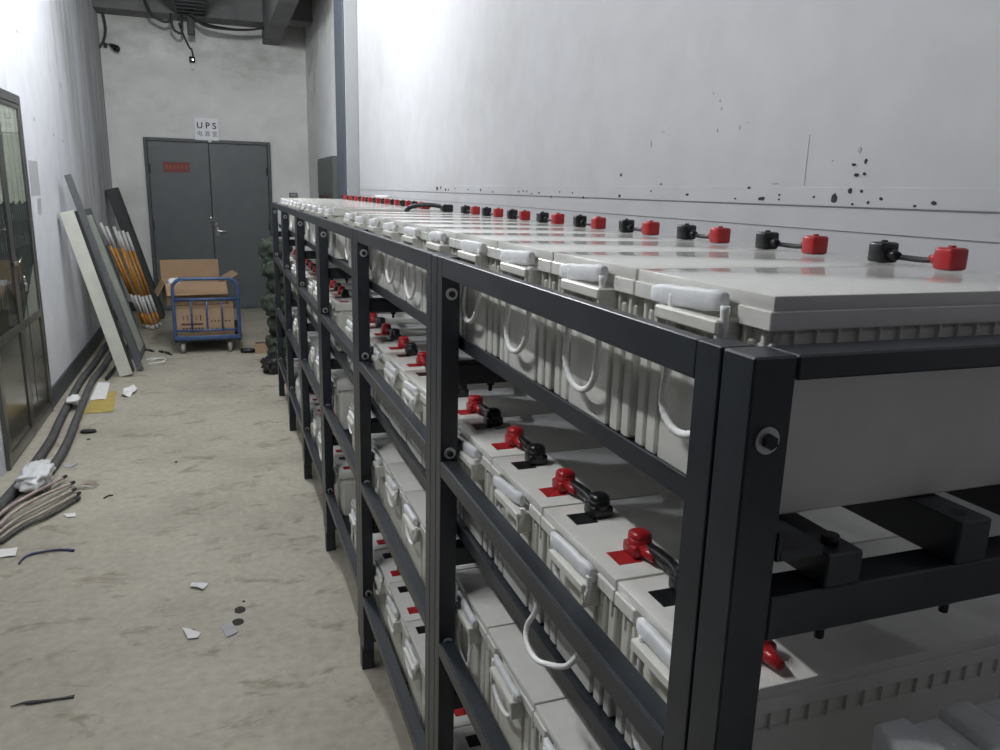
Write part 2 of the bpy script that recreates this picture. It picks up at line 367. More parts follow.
# electrical cabinet on the right wall beyond the column
s = empty('electrical_cabinet', (XR-.004, 8.42, 1.2), label='dark green grey cabinet on the wall past the grey column', cat='cabinet')
b = MB(); b.box(-.05, 0, -.62, .62, 0, .74, .006); b.build('body', M['ebox'], s)
b = MB(); b.box(-.058, -.05, -.59, .59, .36, .715, .004); b.build('door', M['ebox'], s)
b = MB(); b.box(-.057, -.05, -.5, .5, .30, .34, .002); b.build('strip', M['cardink'], s)

# ---------------- left steel and glass door
d = empty('door_2', (XL, 5.05, 0)); structure(d, 'stainless steel glazed double door in the left wall')
Y0, Y1, HT2 = -.66, .64, 2.16
b = MB()
b.box(.001, .022, Y0, Y0+.035, 0, HT2, .003); b.box(.001, .022, Y1-.035, Y1, 0, HT2, .003); b.box(.001, .022, Y0+.0355, Y1-.0355, HT2-.06, HT2, .003)
b.build('frame', M['steel'], d)
for s_ in (-1, 1):
    a0, a1 = (Y0+.037, -.002) if s_ < 0 else (.002, Y1-.037)
    lf = MB(); lf.box(.004, .020, a0, a0+.045, .01, HT2-.062, .002); lf.box(.004, .020, a1-.045, a1, .01, HT2-.062, .002)
    for z0_, z1_ in ((HT2-.09, HT2-.063), (.70, .75), (.01, .08)): lf.box(.004, .020, a0+.0455, a1-.0455, z0_, z1_, .002)
    L_ = lf.build('leaf', M['steel'], d)
    b = MB(); b.box(.006, .012, a0+.045, a1-.045, .08, .70, .001); b.build('kick_panel', M['steeldark'], L_)
    b = MB(); b.box(.0135, .0155, a0+.044, a1-.044, .749, HT2-.089); b.build('glass_pane', M['glass'], L_)
    b = MB(); yy = a0+.045; k = 0; rr = random.Random(2)
    while yy < a1-.06:
        b.box(.004+.0025*(k % 2), .0075+.0025*(k % 2), yy, yy+.06, 1.47+.01*(k % 3), HT2-.09, .001); yy += .062; k += 1
    b.build('inner_curtain', M['palecurtain'], L_)
    b = MB(); b.box(.002, .0045, a0+.045, a1-.045, .75, 1.50)
    b.build('inner_panel', M['darkback'], L_)
    b = MB(); rr = random.Random(5+s_)
    for k in range(9):
        y = a0+.055+k*.055; b.box(.006, .0115, y, y+.03, 1.20, 1.25+.05*rr.random(), .002); b.box(.006, .010, y-.008, y+.02, .80+.2*rr.random(), 1.05, .002)
        b.box(.006, .010, y, y+.028, 1.36, 1.46, .002)
    b.build('inner_fitting', M['lean_grey'], L_)
b = MB(); b.box(.020, .030, -.05, .05, 1.10, 1.13, .003); b.cyl((.026, .07, 1.115), (.026, .15, 1.14), .006); b.build('latch', M['chrome'], d)
b = MB(); b.tube([(.026, .10, 1.12), (.03, .14, 1.06), (.028, .15, .98)], .004, 6); b.tube([(.028, .15, .98), (.03, .145, .6), (.026, .15, .2)], .003, 6); b.build('chain', M['steel'], d)
b = MB(); b.box(.022, .044, .125, .165, .93, .985, .006, 2, m=M['chrome']); b.tube([(.033, .13, .98), (.033, .132, 1.02), (.033, .158, 1.02), (.033, .16, .98)], .005, 8, m=M['chrome']); b.build('padlock', M['chrome'], d)

# notices on the left wall
s = empty('wall_notice', (XL, 5.99, 1.515), label='grey paper notice on the left wall beside the steel door', cat='notice')
b = MB(); b.box(0, .0015, -.15, .15, 0, .24, .0005); b.build('sheet', M['paper2'], s)
b = MB()
for k in range(7): b.box(.0015, .0022, -.11, .11-.03*(k % 3), .03+.026*k, .037+.026*k)
b.build('print_lines', M['smudge'], s)
s = empty('wall_notice', (XL, 6.06, 1.39), label='small torn grey paper strip below the larger wall notice', cat='notice')
b = MB(); b.prism([(-.07, 0), (.03, -.02), (.06, .03), (.07, .105), (-.06, .1)], 0, .0015, mtx=Matrix(((0, 0, 1, 0), (1, 0, 0, 0), (0, 1, 0, 0), (0, 0, 0, 1)))); b.build('sheet', M['paper2'], s)

# ------------------------------------------------------------------ the battery rack
P = .95; NB = 6; HTOP = 1.505; XB = .57
BOT = [1.335, .941, .592, .186]           # underside of the batteries of each tier
GUARD = [HTOP, 1.104, .704, .302]         # top of each front rail
rack = empty('battery_rack', (0, 0, 0), label='long dark grey steel rack holding four tiers of batteries', cat='rack')
def rp(name, *boxes, bev=.0018, m='rack'):
    b = MB()
    for q in boxes: b.box(*q, bev)
    return b.build(name, M[m], rack)
for k in range(NB+1):
    y = k*P
    rp('front_post', (0, .042, y, y+.042, 0, HTOP))
    rp('rear_post', (XB-.04, XB, y, y+.042, 0, HTOP-.2))
    if k > 0: rp('frame_stile', (0, .035, y-.036, y-.0025, .10, HTOP), bev=.001)
    if k < NB: rp('frame_stile', (0, .035, y+.0445, y+.08, .10, HTOP), bev=.001)
    for t in range(4):
        zt = BOT[t]-.045
        rp('cross_beam', (.043, XB-.041, y+.001, y+.041, zt-.042, zt))
        ys = y-.036 if k > 0 else y
        zb = (1.436, 1.12, .70, .31)[t]
        bb = MB(); bb.cyl((.019, ys+.0005, zb), (.019, ys-.002, zb), .0115, n=20, m=M['weld']); bb.cyl((.019, ys-.002, zb), (.019, ys-.0075, zb), .0065, n=6, m=M['boltdark'], smooth=False)
        bb.build('bolt', M['weld'], rack)
    for t in range(4):
        zt = BOT[t]-.087
        for x in (.12, .275):
            bb = MB(); bb.cyl((x, y+.02, zt), (x, y+.02, zt-.008), .008, n=6, smooth=False); bb.cyl((x, y+.02, zt-.008), (x, y+.02, zt-.02), .0045, n=8)
            bb.build('beam_bolt', M['boltdark'], rack)
b = MB(); b.cyl((.018, .079, 1.432), (.018, .088, 1.432), .007, n=10); b.build('bolt', M['boltdark'], rack)
rp('end_bar', (.043, XB-.041, 0, .042, HTOP-.021, HTOP), (XB-.04, XB, 0, .042, HTOP-.205, HTOP))
for k in range(NB):
    y0, y1 = k*P+.0802, (k+1)*P-.0362
    for t in range(4):
        z = GUARD[t]
        if t == 0: rp('guard_rail', (0, .015, y0, y1, z-.036, z), bev=.001)
        else: rp('guard_rail', (0, .003, y0, y1, z-.031, z), (.003, .031, y0, y1, z-.003, z), bev=.001)
        # deck angle at the front and bearer beams
        zb = BOT[t]
        rp('deck_rail', (.045, .049, k*P+.002, (k+1)*P-.002, zb-.012, zb+.014), (.049, .095, k*P+.002, (k+1)*P-.002, zb-.012, zb-.002), bev=.0008)
        for xb in (.10, .255, .41):
            rp('bearer_beam', (xb, xb+.04, k*P+.0005, (k+1)*P-.0005, zb-.045, zb-.0125 if xb < .11 else zb-.001))
            if k == 0:
                bb = MB(); bb.cyl((xb+.02, .022, zb-.0125 if xb < .11 else zb-.001), (xb+.02, .022, zb-.0005 if xb > .11 else zb-.004), .008, n=16); bb.build('bearer_bolt', M['boltdark'], rack)

# ------------------------------------------------------------------ batteries
BL, BW, BH = .475, .2405, .209
def battery_meshes():
    out = {}
    hw = BW/2
    # case: core + front/back pilasters + side fins
    b = MB()
    b.box(.014, BL-.014, -hw+.0055, hw-.0055, 0, .1774, .004)
    for sx in (0, 1):
        def fx(a0, a1): return (a0, a1) if sx == 0 else (BL-a1, BL-a0)
        for (ya, yb, dep) in ((-.113, -.094, .009), (-.087, -.066, .008), (.066, .087, .008), (.094, .113, .009), (-.058, .058, .007)):
            x0, x1 = fx(dep, .02); b.box(x0, x1, ya, yb, .001, .165 if abs(ya+yb) > .01 else .150, .002)
        for ya in (-.104, -.077, -.045, -.015, .015, .045, .077, .104):
            x0, x1 = fx(.006, .02); b.box(x0, x1, ya-.003, ya+.003, .150, .1775, .001)
    for s in (-1, 1):
        for k in range(18):
            x = .03+k*.0244
            y0, y1 = sorted((s*(hw-.0015), s*(hw-.008))); b.box(x-.0012, x+.0012, y0, y1, .158, .1775)
        y0, y1 = sorted((s*(hw-.0025), s*(hw-.012))); b.box(.02, BL-.02, y0, y1, 0, .158, .002)
    out['case'] = b
    # lid: flange ring with a recess for the handle at both ends, raised top plate
    b = MB(); xr = .012
    pts = [(0, -hw), (BL, -hw), (BL, -.072), (BL-xr, -.066), (BL-xr, .066), (BL, .072), (BL, hw), (0, hw), (0, .072), (xr, .066), (xr, -.066), (0, -.072)]
    b.prism(pts, .1775, .1955, bev=.0012)
    b.box(.003, BL-.003, -hw+.0012, hw-.0012, .1950, BH, .0012, 2)
    out['lid'] = b
    # handle ledge
    b = MB(); b.box(-.020, .014, -.056, .056, .166, .180, .002); b.box(-.018, .012, -.056, -.050, .145, .168, .001); b.box(-.018, .012, .050, .056, .145, .168, .001)
    out['ledge'] = b
    for nm, w_, h_, sag in (('sleeve_flat', .0060, .0105, 0), ('sleeve_bow', .0065, .0095, .004), ('sleeve_slim', .0055, .0085, -.002)):
        b = MB(); t = bmesh.new(); rings = []
        N = 9
        for k in range(N):
            f = k/(N-1); y = -.064+.128*f; e = .80 if k in (0, N-1) else 1
            zc = .1925+sag*math.sin(PI*f)+.0006*math.sin(k*2.3); xc = -.0075+.0008*math.sin(k*1.7)
            rings.append([t.verts.new((xc+e*w_*math.copysign(abs(math.cos(a))**.55, math.cos(a)), y, zc+e*h_*math.copysign(abs(math.sin(a))**.55, math.sin(a)))) for a in [2*PI*q/14 for q in range(14)]])
        for k in range(N-1):
            for q in range(14):
                f = t.faces.new((rings[k][q], rings[k+1][q], rings[k+1][(q+1) % 14], rings[k][(q+1) % 14])); f.smooth = True
        t.faces.new(rings[0]); t.faces.new(rings[-1][::-1]); bmesh.ops.recalc_face_normals(t, faces=t.faces[:])
        b._merge(t, None); out[nm] = b
    for nm, zb, ya, yb, sw in (('rope_long', .036, -.047, .046, .0), ('rope_mid', .050, -.050, .040, .012), ('rope_short', .078, -.042, .050, -.008), ('rope_up', .125, -.055, .055, .0)):
        b = MB(); N = 26; pts = []
        for k in range(N+1):
            t = k/N; a = PI*t
            if t < .22: p = (-.010, ya, .190-(.190-zb-.045)*t/.22)
            elif t > .78: p = (-.010, yb, .190-(.190-zb-.045)*(1-t)/.22)
            else:
                a = PI*(t-.22)/.56; p = (-.012, (ya+yb)/2-(yb-ya)/2*math.cos(a)+sw*math.sin(a), zb+.045-.045*math.sin(a)**.9)
            pts.append(p)
        b.tube(pts, [.0046, .0046, .0040]*60, 8, sub=3); out[nm] = b
    for nm, ys in (('pad_red', -1), ('pad_black', 1)):
        b = MB(); b.box(BL-.062, BL-.026, ys*.066-.019, ys*.066+.019, BH-.004, BH+.0007, .0004); out[nm] = b
    return {k: v for k, v in out.items()}
BM = battery_meshes()
ME = {}
for k, v in BM.items():
    me = bpy.data.meshes.new('battery_'+k); v.bm.to_mesh(me); v.bm.free()
    me.materials.append(M[{'case': 'case', 'lid': 'lid', 'ledge': 'case'}.get(k, 'sleeve' if k.startswith('sleeve') else 'rope' if k.startswith('rope') else 'redpad' if k == 'pad_red' else 'black')])
    ME[k] = me
def part(name, me, parent, loc=(0, 0, 0), rot=(0, 0, 0)):
    o = bpy.data.objects.new(name, me); C.objects.link(o); o.parent = parent; o.location = loc; o.rotation_euler = rot; return o
XF, PITCH = .060, .2431
YN = [.060+BW/2+PITCH*i for i in range(10)]
YG = [2.80+BW/2+PITCH*i for i in range(11)]
TIER = ['top', 'second', 'third', 'bottom']
rr = random.Random(11)
def add_battery(t, y, label, group, front):
    """front: terminals towards the corridor side"""
    b = empty('storage_battery', (XF, y, BOT[t]), label=label, cat='battery', group=group)
    part('case', ME['case'], b); part('lid', ME['lid'], b); part('handle_ledge', ME['ledge'], b, (0, -.014, 0))
    sl = rr.choice(('sleeve_flat', 'sleeve_bow', 'sleeve_slim', 'sleeve_flat'))
    part('handle_sleeve', ME[sl], b, (0, -.014+rr.uniform(-.004, .004), rr.uniform(-.002, .001)), (rr.choice((-.08, -.01, .02, -.06, .0)), 0, rr.uniform(-.03, .03)))
    ro = rr.choices(('rope_long', 'rope_mid', 'rope_short', 'rope_up'), (5, 3, 1, 0) if t == 0 else (1, 1, 2, 6))[0]
    part('rope', ME[ro], b, (0, -.014+rr.uniform(-.006, .006), rr.uniform(-.008, .006)))
    # terminal pads: mirrored to the side where the terminals are
    if front:
        for nm, me in (('positive_pad', ME['pad_red']), ('negative_pad', ME['pad_black'])):
            part(nm, me, b, (BL, 0, 0), (0, 0, PI)).location = (BL, 0, 0)
        # a half turn puts red at +y; swap so red stays at the near side
        for o in b.children:
            if o.name.startswith(('positive_pad', 'negative_pad')): o.scale.y = -1
    return b
for t in range(4):
    fr = t in (1, 3)
    for i, y in enumerate(YN):
        add_battery(t, y, f'grey battery in the {TIER[t]} tier, {ORD[i]} counted from the white foam boards', f'batteries of the {TIER[t]} tier', fr)
    for i, y in enumerate(YG):
        add_battery(t, y, f'grey battery in the {TIER[t]} tier, {ORD[i]} past the gap towards the double door', f'batteries of the {TIER[t]} tier', fr)

# ------------------------------------------------------------------ link cables with red and black caps
def link_meshes():
    r = {}
    def cap(ys, spout, tall):
        b = MB()
        b.box(*((-.0175, .0175, -.0165, .0165, 0, .018) if tall else (-.0145, .0145, -.0140, .0140, 0, .028)), .004, 2)
        if tall:
            b.cyl((0, 0, .010), (0, 0, .026), .0178, .0162, n=16); b.blob((0, 0, .026), (.0158, .0158, .010), 0, 0, sub=2)
        else: b.cyl((0, 0, .027), (0, 0, .0305), .0045, n=10)
        b.cyl((0, ys*.012, .012), (0, ys*(.042 if tall else .030), .011), .011 if tall else .009, .0055, n=12)
        return b
    r['cap_red'] = cap(1, 1, False); r['cap_black'] = cap(-1, 1, False)
    r['cap_red_front'] = cap(-1, 1, True); r['cap_black_front'] = cap(1, 1, True)
    b = MB(); b.tube([(0, -.058+.02, .0105), (.001, -.02, .009), (.002, .02, .0095), (0, .058-.02, .0115)], .0038, 8); r['wire'] = b
    b = MB(); b.tube([(0, -.045, .014), (.004, -.02, .016), (.006, .015, .015), (.004, .045, .013)], [.0085]*8+[.010]*20, 8)
    r['wire_front'] = b
    return r
LM = {}
for k, v in link_meshes().items():
    me = bpy.data.meshes.new('link_'+k); v.bm.to_mesh(me); v.bm.free(); me.materials.append(M['red'] if 'red' in k else M['black'] if 'black' in k or 'front' in k else M['cable']); LM[k] = me
def add_link(t, y, label, group, front):
    x = XF+.048+.02 if front else XF+BL-.065
    l = empty('link_cable', (x, y, BOT[t]+BH+.0009), label=label, cat='cable', group=group)
    jit = rr.uniform(-.05, .05); l.rotation_euler = (0, 0, jit)
    if front:
        part('red_cap', LM['cap_red_front'], l, (0, .058, 0)); part('black_cap', LM['cap_black_front'], l, (.004, -.05, 0)); part('wire', LM['wire_front'], l)
    else:
        part('red_cap', LM['cap_red'], l, (.002, -.060, 0), (0, 0, rr.uniform(-.12, .12))); part('black_cap', LM['cap_black'], l, (0, .046, 0), (0, 0, rr.uniform(-.12, .12))); part('wire', LM['wire'], l)
for t in range(4):
    fr = t in (1, 3)
    for i in range(len(YN)-1):
        add_link(t, YN[i]+PITCH/2, f'cable with red and black caps, {ORD[i]} link in the {TIER[t]} tier from the foam boards', f'links of the {TIER[t]} tier', fr)
    for i in range(len(YG)-1):
        add_link(t, YG[i]+PITCH/2, f'cable with red and black caps, {ORD[i]} link in the {TIER[t]} tier past the gap', f'links of the {TIER[t]} tier', fr)

# thick jumper cable across the gap on the top tier
z0 = BOT[0]+BH
s = empty('jumper_cable', (.44, 2.455, z0), label='thick black cable arching down into the gap between top tier batteries', cat='cable')
b = MB(); b.tube([(0, .0, .016), (-.03, .05, .024), (-.085, .085, .022), (-.125, .115, .003), (-.135, .14, -.06), (-.12, .17, -.13)], .0085, 10); b.build('wire', M['cable'], s)
b = MB(); b.box(-.02, .022, -.035, .01, .001, .03, .006, 2); b.build('black_cap', M['black'], s)
s = empty('terminal_cap', (.46, 2.80+.055, z0+.001), label='red terminal cap beside the gap on the top tier battery lid', cat='cap')
b = MB(); b.box(-.02, .02, -.021, .021, 0, .027, .006, 2); b.build('cap', M['red'], s); b = MB(); b.cyl((0, -.016, .012), (0, -.05, .01), .011, .006, n=12); b.build('spout', M['red'], s)
# white tie lying on the far lids
b = MB(); b.box(-.012, .012, -.12, .12, 0, .012, .004, 2); tag(b.build('foam_strip', M['foam'], loc=(.485, 3.9, z0+.033)), 'short white strip lying on the link caps past the gap', 'strip').rotation_euler = (0, 0, .1)
# end terminals of the second and bottom tiers at the near end
for t in (1, 3):
    s = empty('terminal_cap', (XF+.068, YN[0]-.066, BOT[t]+BH+.001), label=f'single red terminal cap at the near end of the {TIER[t]} tier', cat='cap')
    part('cap', LM['cap_red_front'], s)
# loose loops of rope and cable hanging under the second tier
b = MB(); b.tube([(.028, .50, 1.06), (.028, .474, 1.023), (.022, .492, .985), (.016, .478, .966), (.014, .44, .962), (.016, .395, .98), (.022, .352, 1.004), (.030, .336, 1.028), (.036, .33, 1.05)], .0042, 8)
tag(b.build('rope_loop', M['rope']), 'white rope loop hanging out under the second tier front rail', 'rope')
b = MB(); b.tube([(.16, 1.24, .90), (.13, 1.20, .84), (.15, 1.12, .815), (.20, 1.02, .808), (.28, .98, .807)], .008, 8)
b.tube([(.19, 1.24, .90), (.16, 1.2, .84), (.18, 1.13, .813), (.23, 1.05, .808)], .006, 8)
tag(b.build('power_cable', M['cable']), 'black cable drooping onto the third tier lids behind the second post', 'cable')

# ------------------------------------------------------------------ foam boards by the near end
for k in range(5):
    x0 = .134+k*.0375; top = 1.172+(.004, -.002, .006, .003, .008)[k]; yf = -.046+(.004, 0, .003, -.001, .004)[k]
    b = MB(); b.box(0, .0355, -.34, 0, 0, top, .003, 2)
    # slightly wavy moulded top
    o = b.build('foam_board', M['foam'], loc=(x0, yf, 0))
    tag(o, 'white foam board standing by the rack end, %s from the corner post' % ORD[k], 'foam board', 'foam boards standing by the rack end')

# ------------------------------------------------------------------ cart, boxes
cart = empty('platform_cart', (-.535, 7.57, 0), label='blue steel platform cart carrying cardboard boxes before the grey door', cat='cart')
b = MB(); r = .017
def pt(p): return Vector(p)
hoop = [(-.297, 0, .13), (-.297, 0, .40), (-.297, 0, .64)]
arc = [(-.297+.10*(1-math.cos(a)), 0, .64+.09*math.sin(a)) for a in [PI/2*k/6 for k in range(1, 7)]]
arc2 = [(-p[0], 0, p[2]) for p in reversed(arc)]
b.tube(hoop+arc+arc2+[(.297, 0, .64), (.297, 0, .40), (.297, 0, .13)], r, 10, sub=3)
b.build('push_handle', M['cart'], cart)
b = MB(); b.tube([(-.297, 0, .53), (.297, 0, .53)], .016, 8, sub=1); b.tube([(-.297, 0, .225), (.297, 0, .225)], .011, 8, sub=1); b.build('cross_rail', M['cart'], cart)
for x in (-.14, .0, .14):
    b = MB(); b.tube([(x, 0, .225), (x, 0, .53)], .009, 8, sub=1); b.build('bar', M['cart'], cart)
b = MB(); b.box(-.305, .305, -.03, .93, .125, .135, .002); b.box(-.305, -.275, -.03, .93, .115, .17, .004, 2); b.box(.275, .305, -.03, .93, .115, .17, .004, 2); b.box(-.305, .305, .90, .93, .115, .17, .004, 2)
b.build('deck', M['cartdark'], cart)
b = MB(); b.box(-.305, .305, -.035, -.005, .135, .175, .005, 2); b.build('front_edge', M['cart'], cart)
for x in (-.235, .2):
    for y in (.02, .85):
        b = MB(); b.cyl((x-.018, y, .052), (x+.018, y, .052), .052, n=20)
        w = b.build('caster', M['tyre'], cart)
        b = MB(); b.box(x-.026, x-.021, y-.02, y+.02, .05, .116, .001); b.box(x+.021, x+.026, y-.02, y+.02, .05, .116, .001); b.box(x-.026, x+.026, y-.03, y+.03, .11, .117, .001); b.cyl((x-.028, y, .052), (x+.028, y, .052), .008, n=8)
        b.build('fork', M['steel'], w)
bx = empty('cardboard_box', (-.555, 7.85, .1365), label='closed printed cardboard box on the cart deck behind the handle bars', cat='box')
b = MB(); b.box(-.275, .27, -.24, .24, 0, .30, .004); b.build('carton', M['card'], bx)
b = MB(); b.box(-.275, .27, -.2405, .2405, .296, .302, .001); b.build('tape', M['cardin'], bx)
b = MB(); rr2 = random.Random(9)
for k in range(5):                                   # faded large characters, a bar and small print
    cx = -.20+.04*k
    for j in range(3): b.box(cx-.012*rr2.uniform(.6, 1), cx+.012*rr2.uniform(.6, 1), -.2415, -.24, .19+.016*j, .195+.016*j)
    b.box(cx-.002+rr2.uniform(-.008, .008), cx+.002, -.2415, -.24, .18, .235)
b.box(-.22, -.02, -.2415, -.24, .135, .155)
for k in range(7):
    cx = -.21+.028*k; b.box(cx, cx+.018, -.2415, -.24, .095, .112); 
for k in range(5): b.box(-.15+.02*k, -.137+.02*k, -.2415, -.24, .065, .075)
for k in range(6):
    cx = .05+.033*k; b.box(cx, cx+.02, -.2415, -.24, .165, .178)
for k in range(5):
    cx = .06+.038*k; b.box(cx, cx+.005, -.2415, -.24, .07, .105); b.box(cx, cx+.022, -.2415, -.24, .083+.01*(k % 2), .090+.01*(k % 2))
b.build('print_marks', M['cardink'], bx)
ub = empty('cardboard_box', (-.655, 8.05, .4395), rz=math.radians(8), label='open cardboard box with raised flaps on top of the closed box', cat='box')
b = MB(); w, dp, h = .285, .22, .225
b.box(-w, w, -dp, -dp+.006, 0, h); b.box(-w, w, dp-.006, dp, 0, h); b.box(-w, -w+.006, -dp, dp, 0, h); b.box(w-.006, w, -dp, dp, 0, h); b.box(-w, w, -dp, dp, 0, .006)
b.build('carton', M['card'], ub)
def flap(name, w_, h_, loc, rot):
    b = MB(); b.box(-w_, w_, -.003, .003, 0, h_, .001); o = b.build(name, M['cardin'], ub); o.location = loc; o.rotation_euler = rot; return o
flap('flap', w, .19, (0, dp, h), (math.radians(-6), 0, 0))
flap('flap', w, .15, (0.0, -dp-.004, h), (math.radians(138), 0, 0))
flap('flap', dp*.9, .15, (w, 0, h), (math.radians(60), 0, math.radians(90)))
flap('flap', dp*.9, .15, (-w, 0, h), (math.radians(-150), 0, math.radians(90)))
b = MB(); b.blob((-.17, -.05, .20), (.06, .10, .05), .3, 4, sub=3); tag(b.build('packing_foam', M['foam'], loc=(-.665, 8.05, .445)), 'crumpled white packing sheet inside the open cardboard box', 'packing')

# ------------------------------------------------------------------ leaning things by the left wall
def slab(name, bx_, by, top_x, top_z, th, dy, m, label, cat, edge=None, frame=None, ry=0):
    """a slab leaning sideways on the left wall: local z runs up the slab, x is its thickness, y its width"""
    L = math.hypot(top_x-bx_, top_z); ang = math.atan2(top_x-bx_, top_z)
    s = empty(name, (bx_, by, 0.0), label=label, cat=cat); s.rotation_euler = (0, ang, 0)
    b = MB(); b.box(-th/2, th/2, 0, dy, 0, L, .003); b.build('core', m, s)
    if edge:
        b = MB(); b.box(th/2, th/2+.012, .004, dy-.004, .01, L-.01, .002); b.build('edge_strip', edge, s)
    if frame:
        b = MB(); b.box(-th/2-.004, th/2+.006, -.004, .05, 0, L, .002); b.box(-th/2-.004, th/2+.006, dy-.05, dy+.004, 0, L, .002); b.box(-th/2-.004, th/2+.006, 0, dy, L-.05, L+.004, .002); b.box(-th/2-.004, th/2+.006, 0, dy, 0, .05, .002)
        b.build('rim', frame, s)
    s.location.z = th/2*abs(math.sin(ang))
    return s
slab('door_panel', -1.195, 6.66, -1.525, 1.37, .105, .10, M['cream'], 'cream door panel leaning on the left wall in front of the grey bar', 'panel', edge=M['rubber'])
slab('steel_bar', -1.10, 6.86, -1.525, 1.665, .05, .05, M['lean_grey'], 'tall grey steel bar leaning just behind the cream panel', 'bar')
slab('glazed_panel', -1.155, 7.35, -1.535, 1.36, .045, .50, M['lean_glass'], 'pale green glazed panel with grey rim leaning beside the striped poles', 'panel', frame=M['lean_grey'])
slab('dark_plank', -1.12, 9.72, -1.53, 1.53, .12, .24, M['lean_dark'], 'dark plank leaning on the left wall behind the striped poles', 'plank')
slab('dark_plank', -1.30, 8.55, -1.545, .95, .06, .30, M['lean_dark'], 'short dark board leaning low behind the orange poles', 'plank')
pb = [(-1.235, 9.12), (-1.20, 9.04), (-1.165, 9.02), (-1.135, 8.98), (-1.10, 9.06), (-1.075, 9.20)]
ptp = [(-1.545, 8.72, 1.20), (-1.51, 8.86, 1.16), (-1.455, 9.0, 1.15), (-1.42, 9.05, 1.10), (-1.385, 9.12, 1.10), (-1.35, 9.2, 1.08)]
PL = ['first from the green glazed panel', 'second from the green glazed panel', 'third from the green glazed panel', 'third from the cart', 'second from the cart', 'first from the cart']
for k in range(6):
    a = Vector((*pb[k], .012)); t_ = Vector(ptp[k]); b = MB()
    for f0, f1, mm in ((0, .04, 'polewhite'), (.04, .16, 'poleorange'), (.16, .34, 'polewhite'), (.34, .80, 'poleorange'), (.80, 1, 'polewhite')):
        b.cyl(a+(t_-a)*f0-a, a+(t_-a)*f1-a, .0165, n=10, m=M[mm])
    o = b.build('striped_pole', M['poleorange'], loc=a)
    tag(o, 'orange and white striped pole leaning on the wall, '+PL[k], 'pole', 'striped poles leaning on the wall')

# ------------------------------------------------------------------ green sacks, bag and box at the rack's far end
SK = [('on the floor at the bottom of the pile', .14, .0), ('second from the bottom of the pile', .36, .03), ('third from the bottom of the pile', .56, -.02), ('fourth from the bottom of the pile', .74, .035), ('second from the top of the pile', .90, -.01), ('on top of the pile', 1.045, -.03)]
for k, (nm, z, dx) in enumerate(SK):
    b = MB(); b.blob((0, 0, 0), (.14, .22, .115), .26, k+1, sub=4, freq=2.6)
    o = b.build('canvas_sack', M['sack'], loc=(.13+dx, 7.05+.02*(k % 2), z)); o.rotation_euler = (0, random.uniform(-.15, .15), random.uniform(-.3, .3))
    tag(o, 'dark green canvas sack '+nm, 'sack', 'green sacks piled past the rack end')
b = MB(); b.blob((0, 0, .06), (.11, .13, .07), .35, 21, sub=4, freq=3); tag(b.build('plastic_bag', M['bag'], loc=(.03, 6.58, .008)), 'crumpled black plastic bag on the floor in front of the green sacks', 'bag')
s = empty('cardboard_box', (-.035, 7.46, 0), label='small brown open box on the floor before the green sacks', cat='box')
b = MB(); b.box(-.07, .07, -.05, .05, 0, .10, .003); b.build('carton', M['card'], s); b = MB(); b.box(-.06, .06, -.04, .04, .10, .102); b.build('insideshade', M['cardink'], s)  # dark sheet on a solid carton, painting the shaded inside
b = MB(); b.blob((0, 0, .018), (.07, .05, .02), .3, 31, sub=3); tag(b.build('rag', M['bag'], loc=(-.17, 7.5, .004)), 'flat dark rag on the floor beside the small brown box', 'rag')

# ------------------------------------------------------------------ cables and litter along the left wall
b = MB(); b.tube([(-1.50, 8.3, .028), (-1.50, 7.2, .028), (-1.512, 6.4, .028), (-1.475, 5.3, .028), (-1.452, 4.81, .028), (-1.465, 4.16, .028), (-1.492, 3.75, .028), (-1.52, 3.2, .028)], .027, 10)
tag(b.build('floor_cable', M['conduit']), 'thick dusty cable running along the foot of the left wall', 'cable')
b = MB(); b.tube([(-1.405, 7.9, .028), (-1.408, 6.97, .028), (-1.426, 6.44, .028), (-1.40, 5.8, .028), (-1.377, 5.35, .028), (-1.345, 4.64, .028), (-1.36, 4.2, .028), (-1.39, 3.95, .028)], .026, 10)
tag(b.build('floor_cable', M['conduit']), 'second thick dusty cable ending at the crumpled plastic film', 'cable')
b = MB(); b.tube([(-1.32, 8.5, .02), (-1.30, 7.6, .02), (-1.31, 7.0, .02), (-1.335, 6.55, .02)], .016, 8); tag(b.build('floor_cable', M['cable']), 'thin black cable behind the foot of the cream panel', 'cable')
b = MB(); b.blob((0, 0, .06), (.075, .17, .05), .35, 5, sub=4, freq=2.6); tag(b.build('plastic_film', M['film'], loc=(-1.385, 4.06, .012)), 'crumpled clear plastic film wrapped over the cable end', 'film')
wl = [('pink', [(-1.490, 3.480, 0.020), (-1.450, 3.670, 0.040), (-1.36, 3.85, .05), (-1.27, 4.1, .03)], 'pink wire lying highest in the bundle by the steel door'),
      ('pink', [(-1.460, 3.430, 0.018), (-1.420, 3.620, 0.030), (-1.33, 3.8, .04), (-1.22, 4.02, .02)], 'pink wire second in the bundle by the steel door'),
      ('beige', [(-1.440, 3.380, 0.016), (-1.390, 3.570, 0.020), (-1.30, 3.72, .025), (-1.20, 3.92, .016)], 'beige wire in the middle of the bundle by the steel door'),
      ('beige', [(-1.420, 3.350, 0.014), (-1.360, 3.520, 0.016), (-1.27, 3.66, .018), (-1.17, 3.86, .014)], 'beige wire at the floor side of the bundle'),
      ('conduit', [(-1.400, 3.330, 0.014), (-1.340, 3.490, 0.014), (-1.25, 3.6, .014), (-1.16, 3.78, .014)], 'dark wire at the outer edge of the bundle'),
      ('conduit', [(-1.50, 3.4, .02), (-1.47, 3.65, .03), (-1.42, 3.85, .03), (-1.33, 4.0, .03)], 'dark wire next to the steel door in the bundle')]
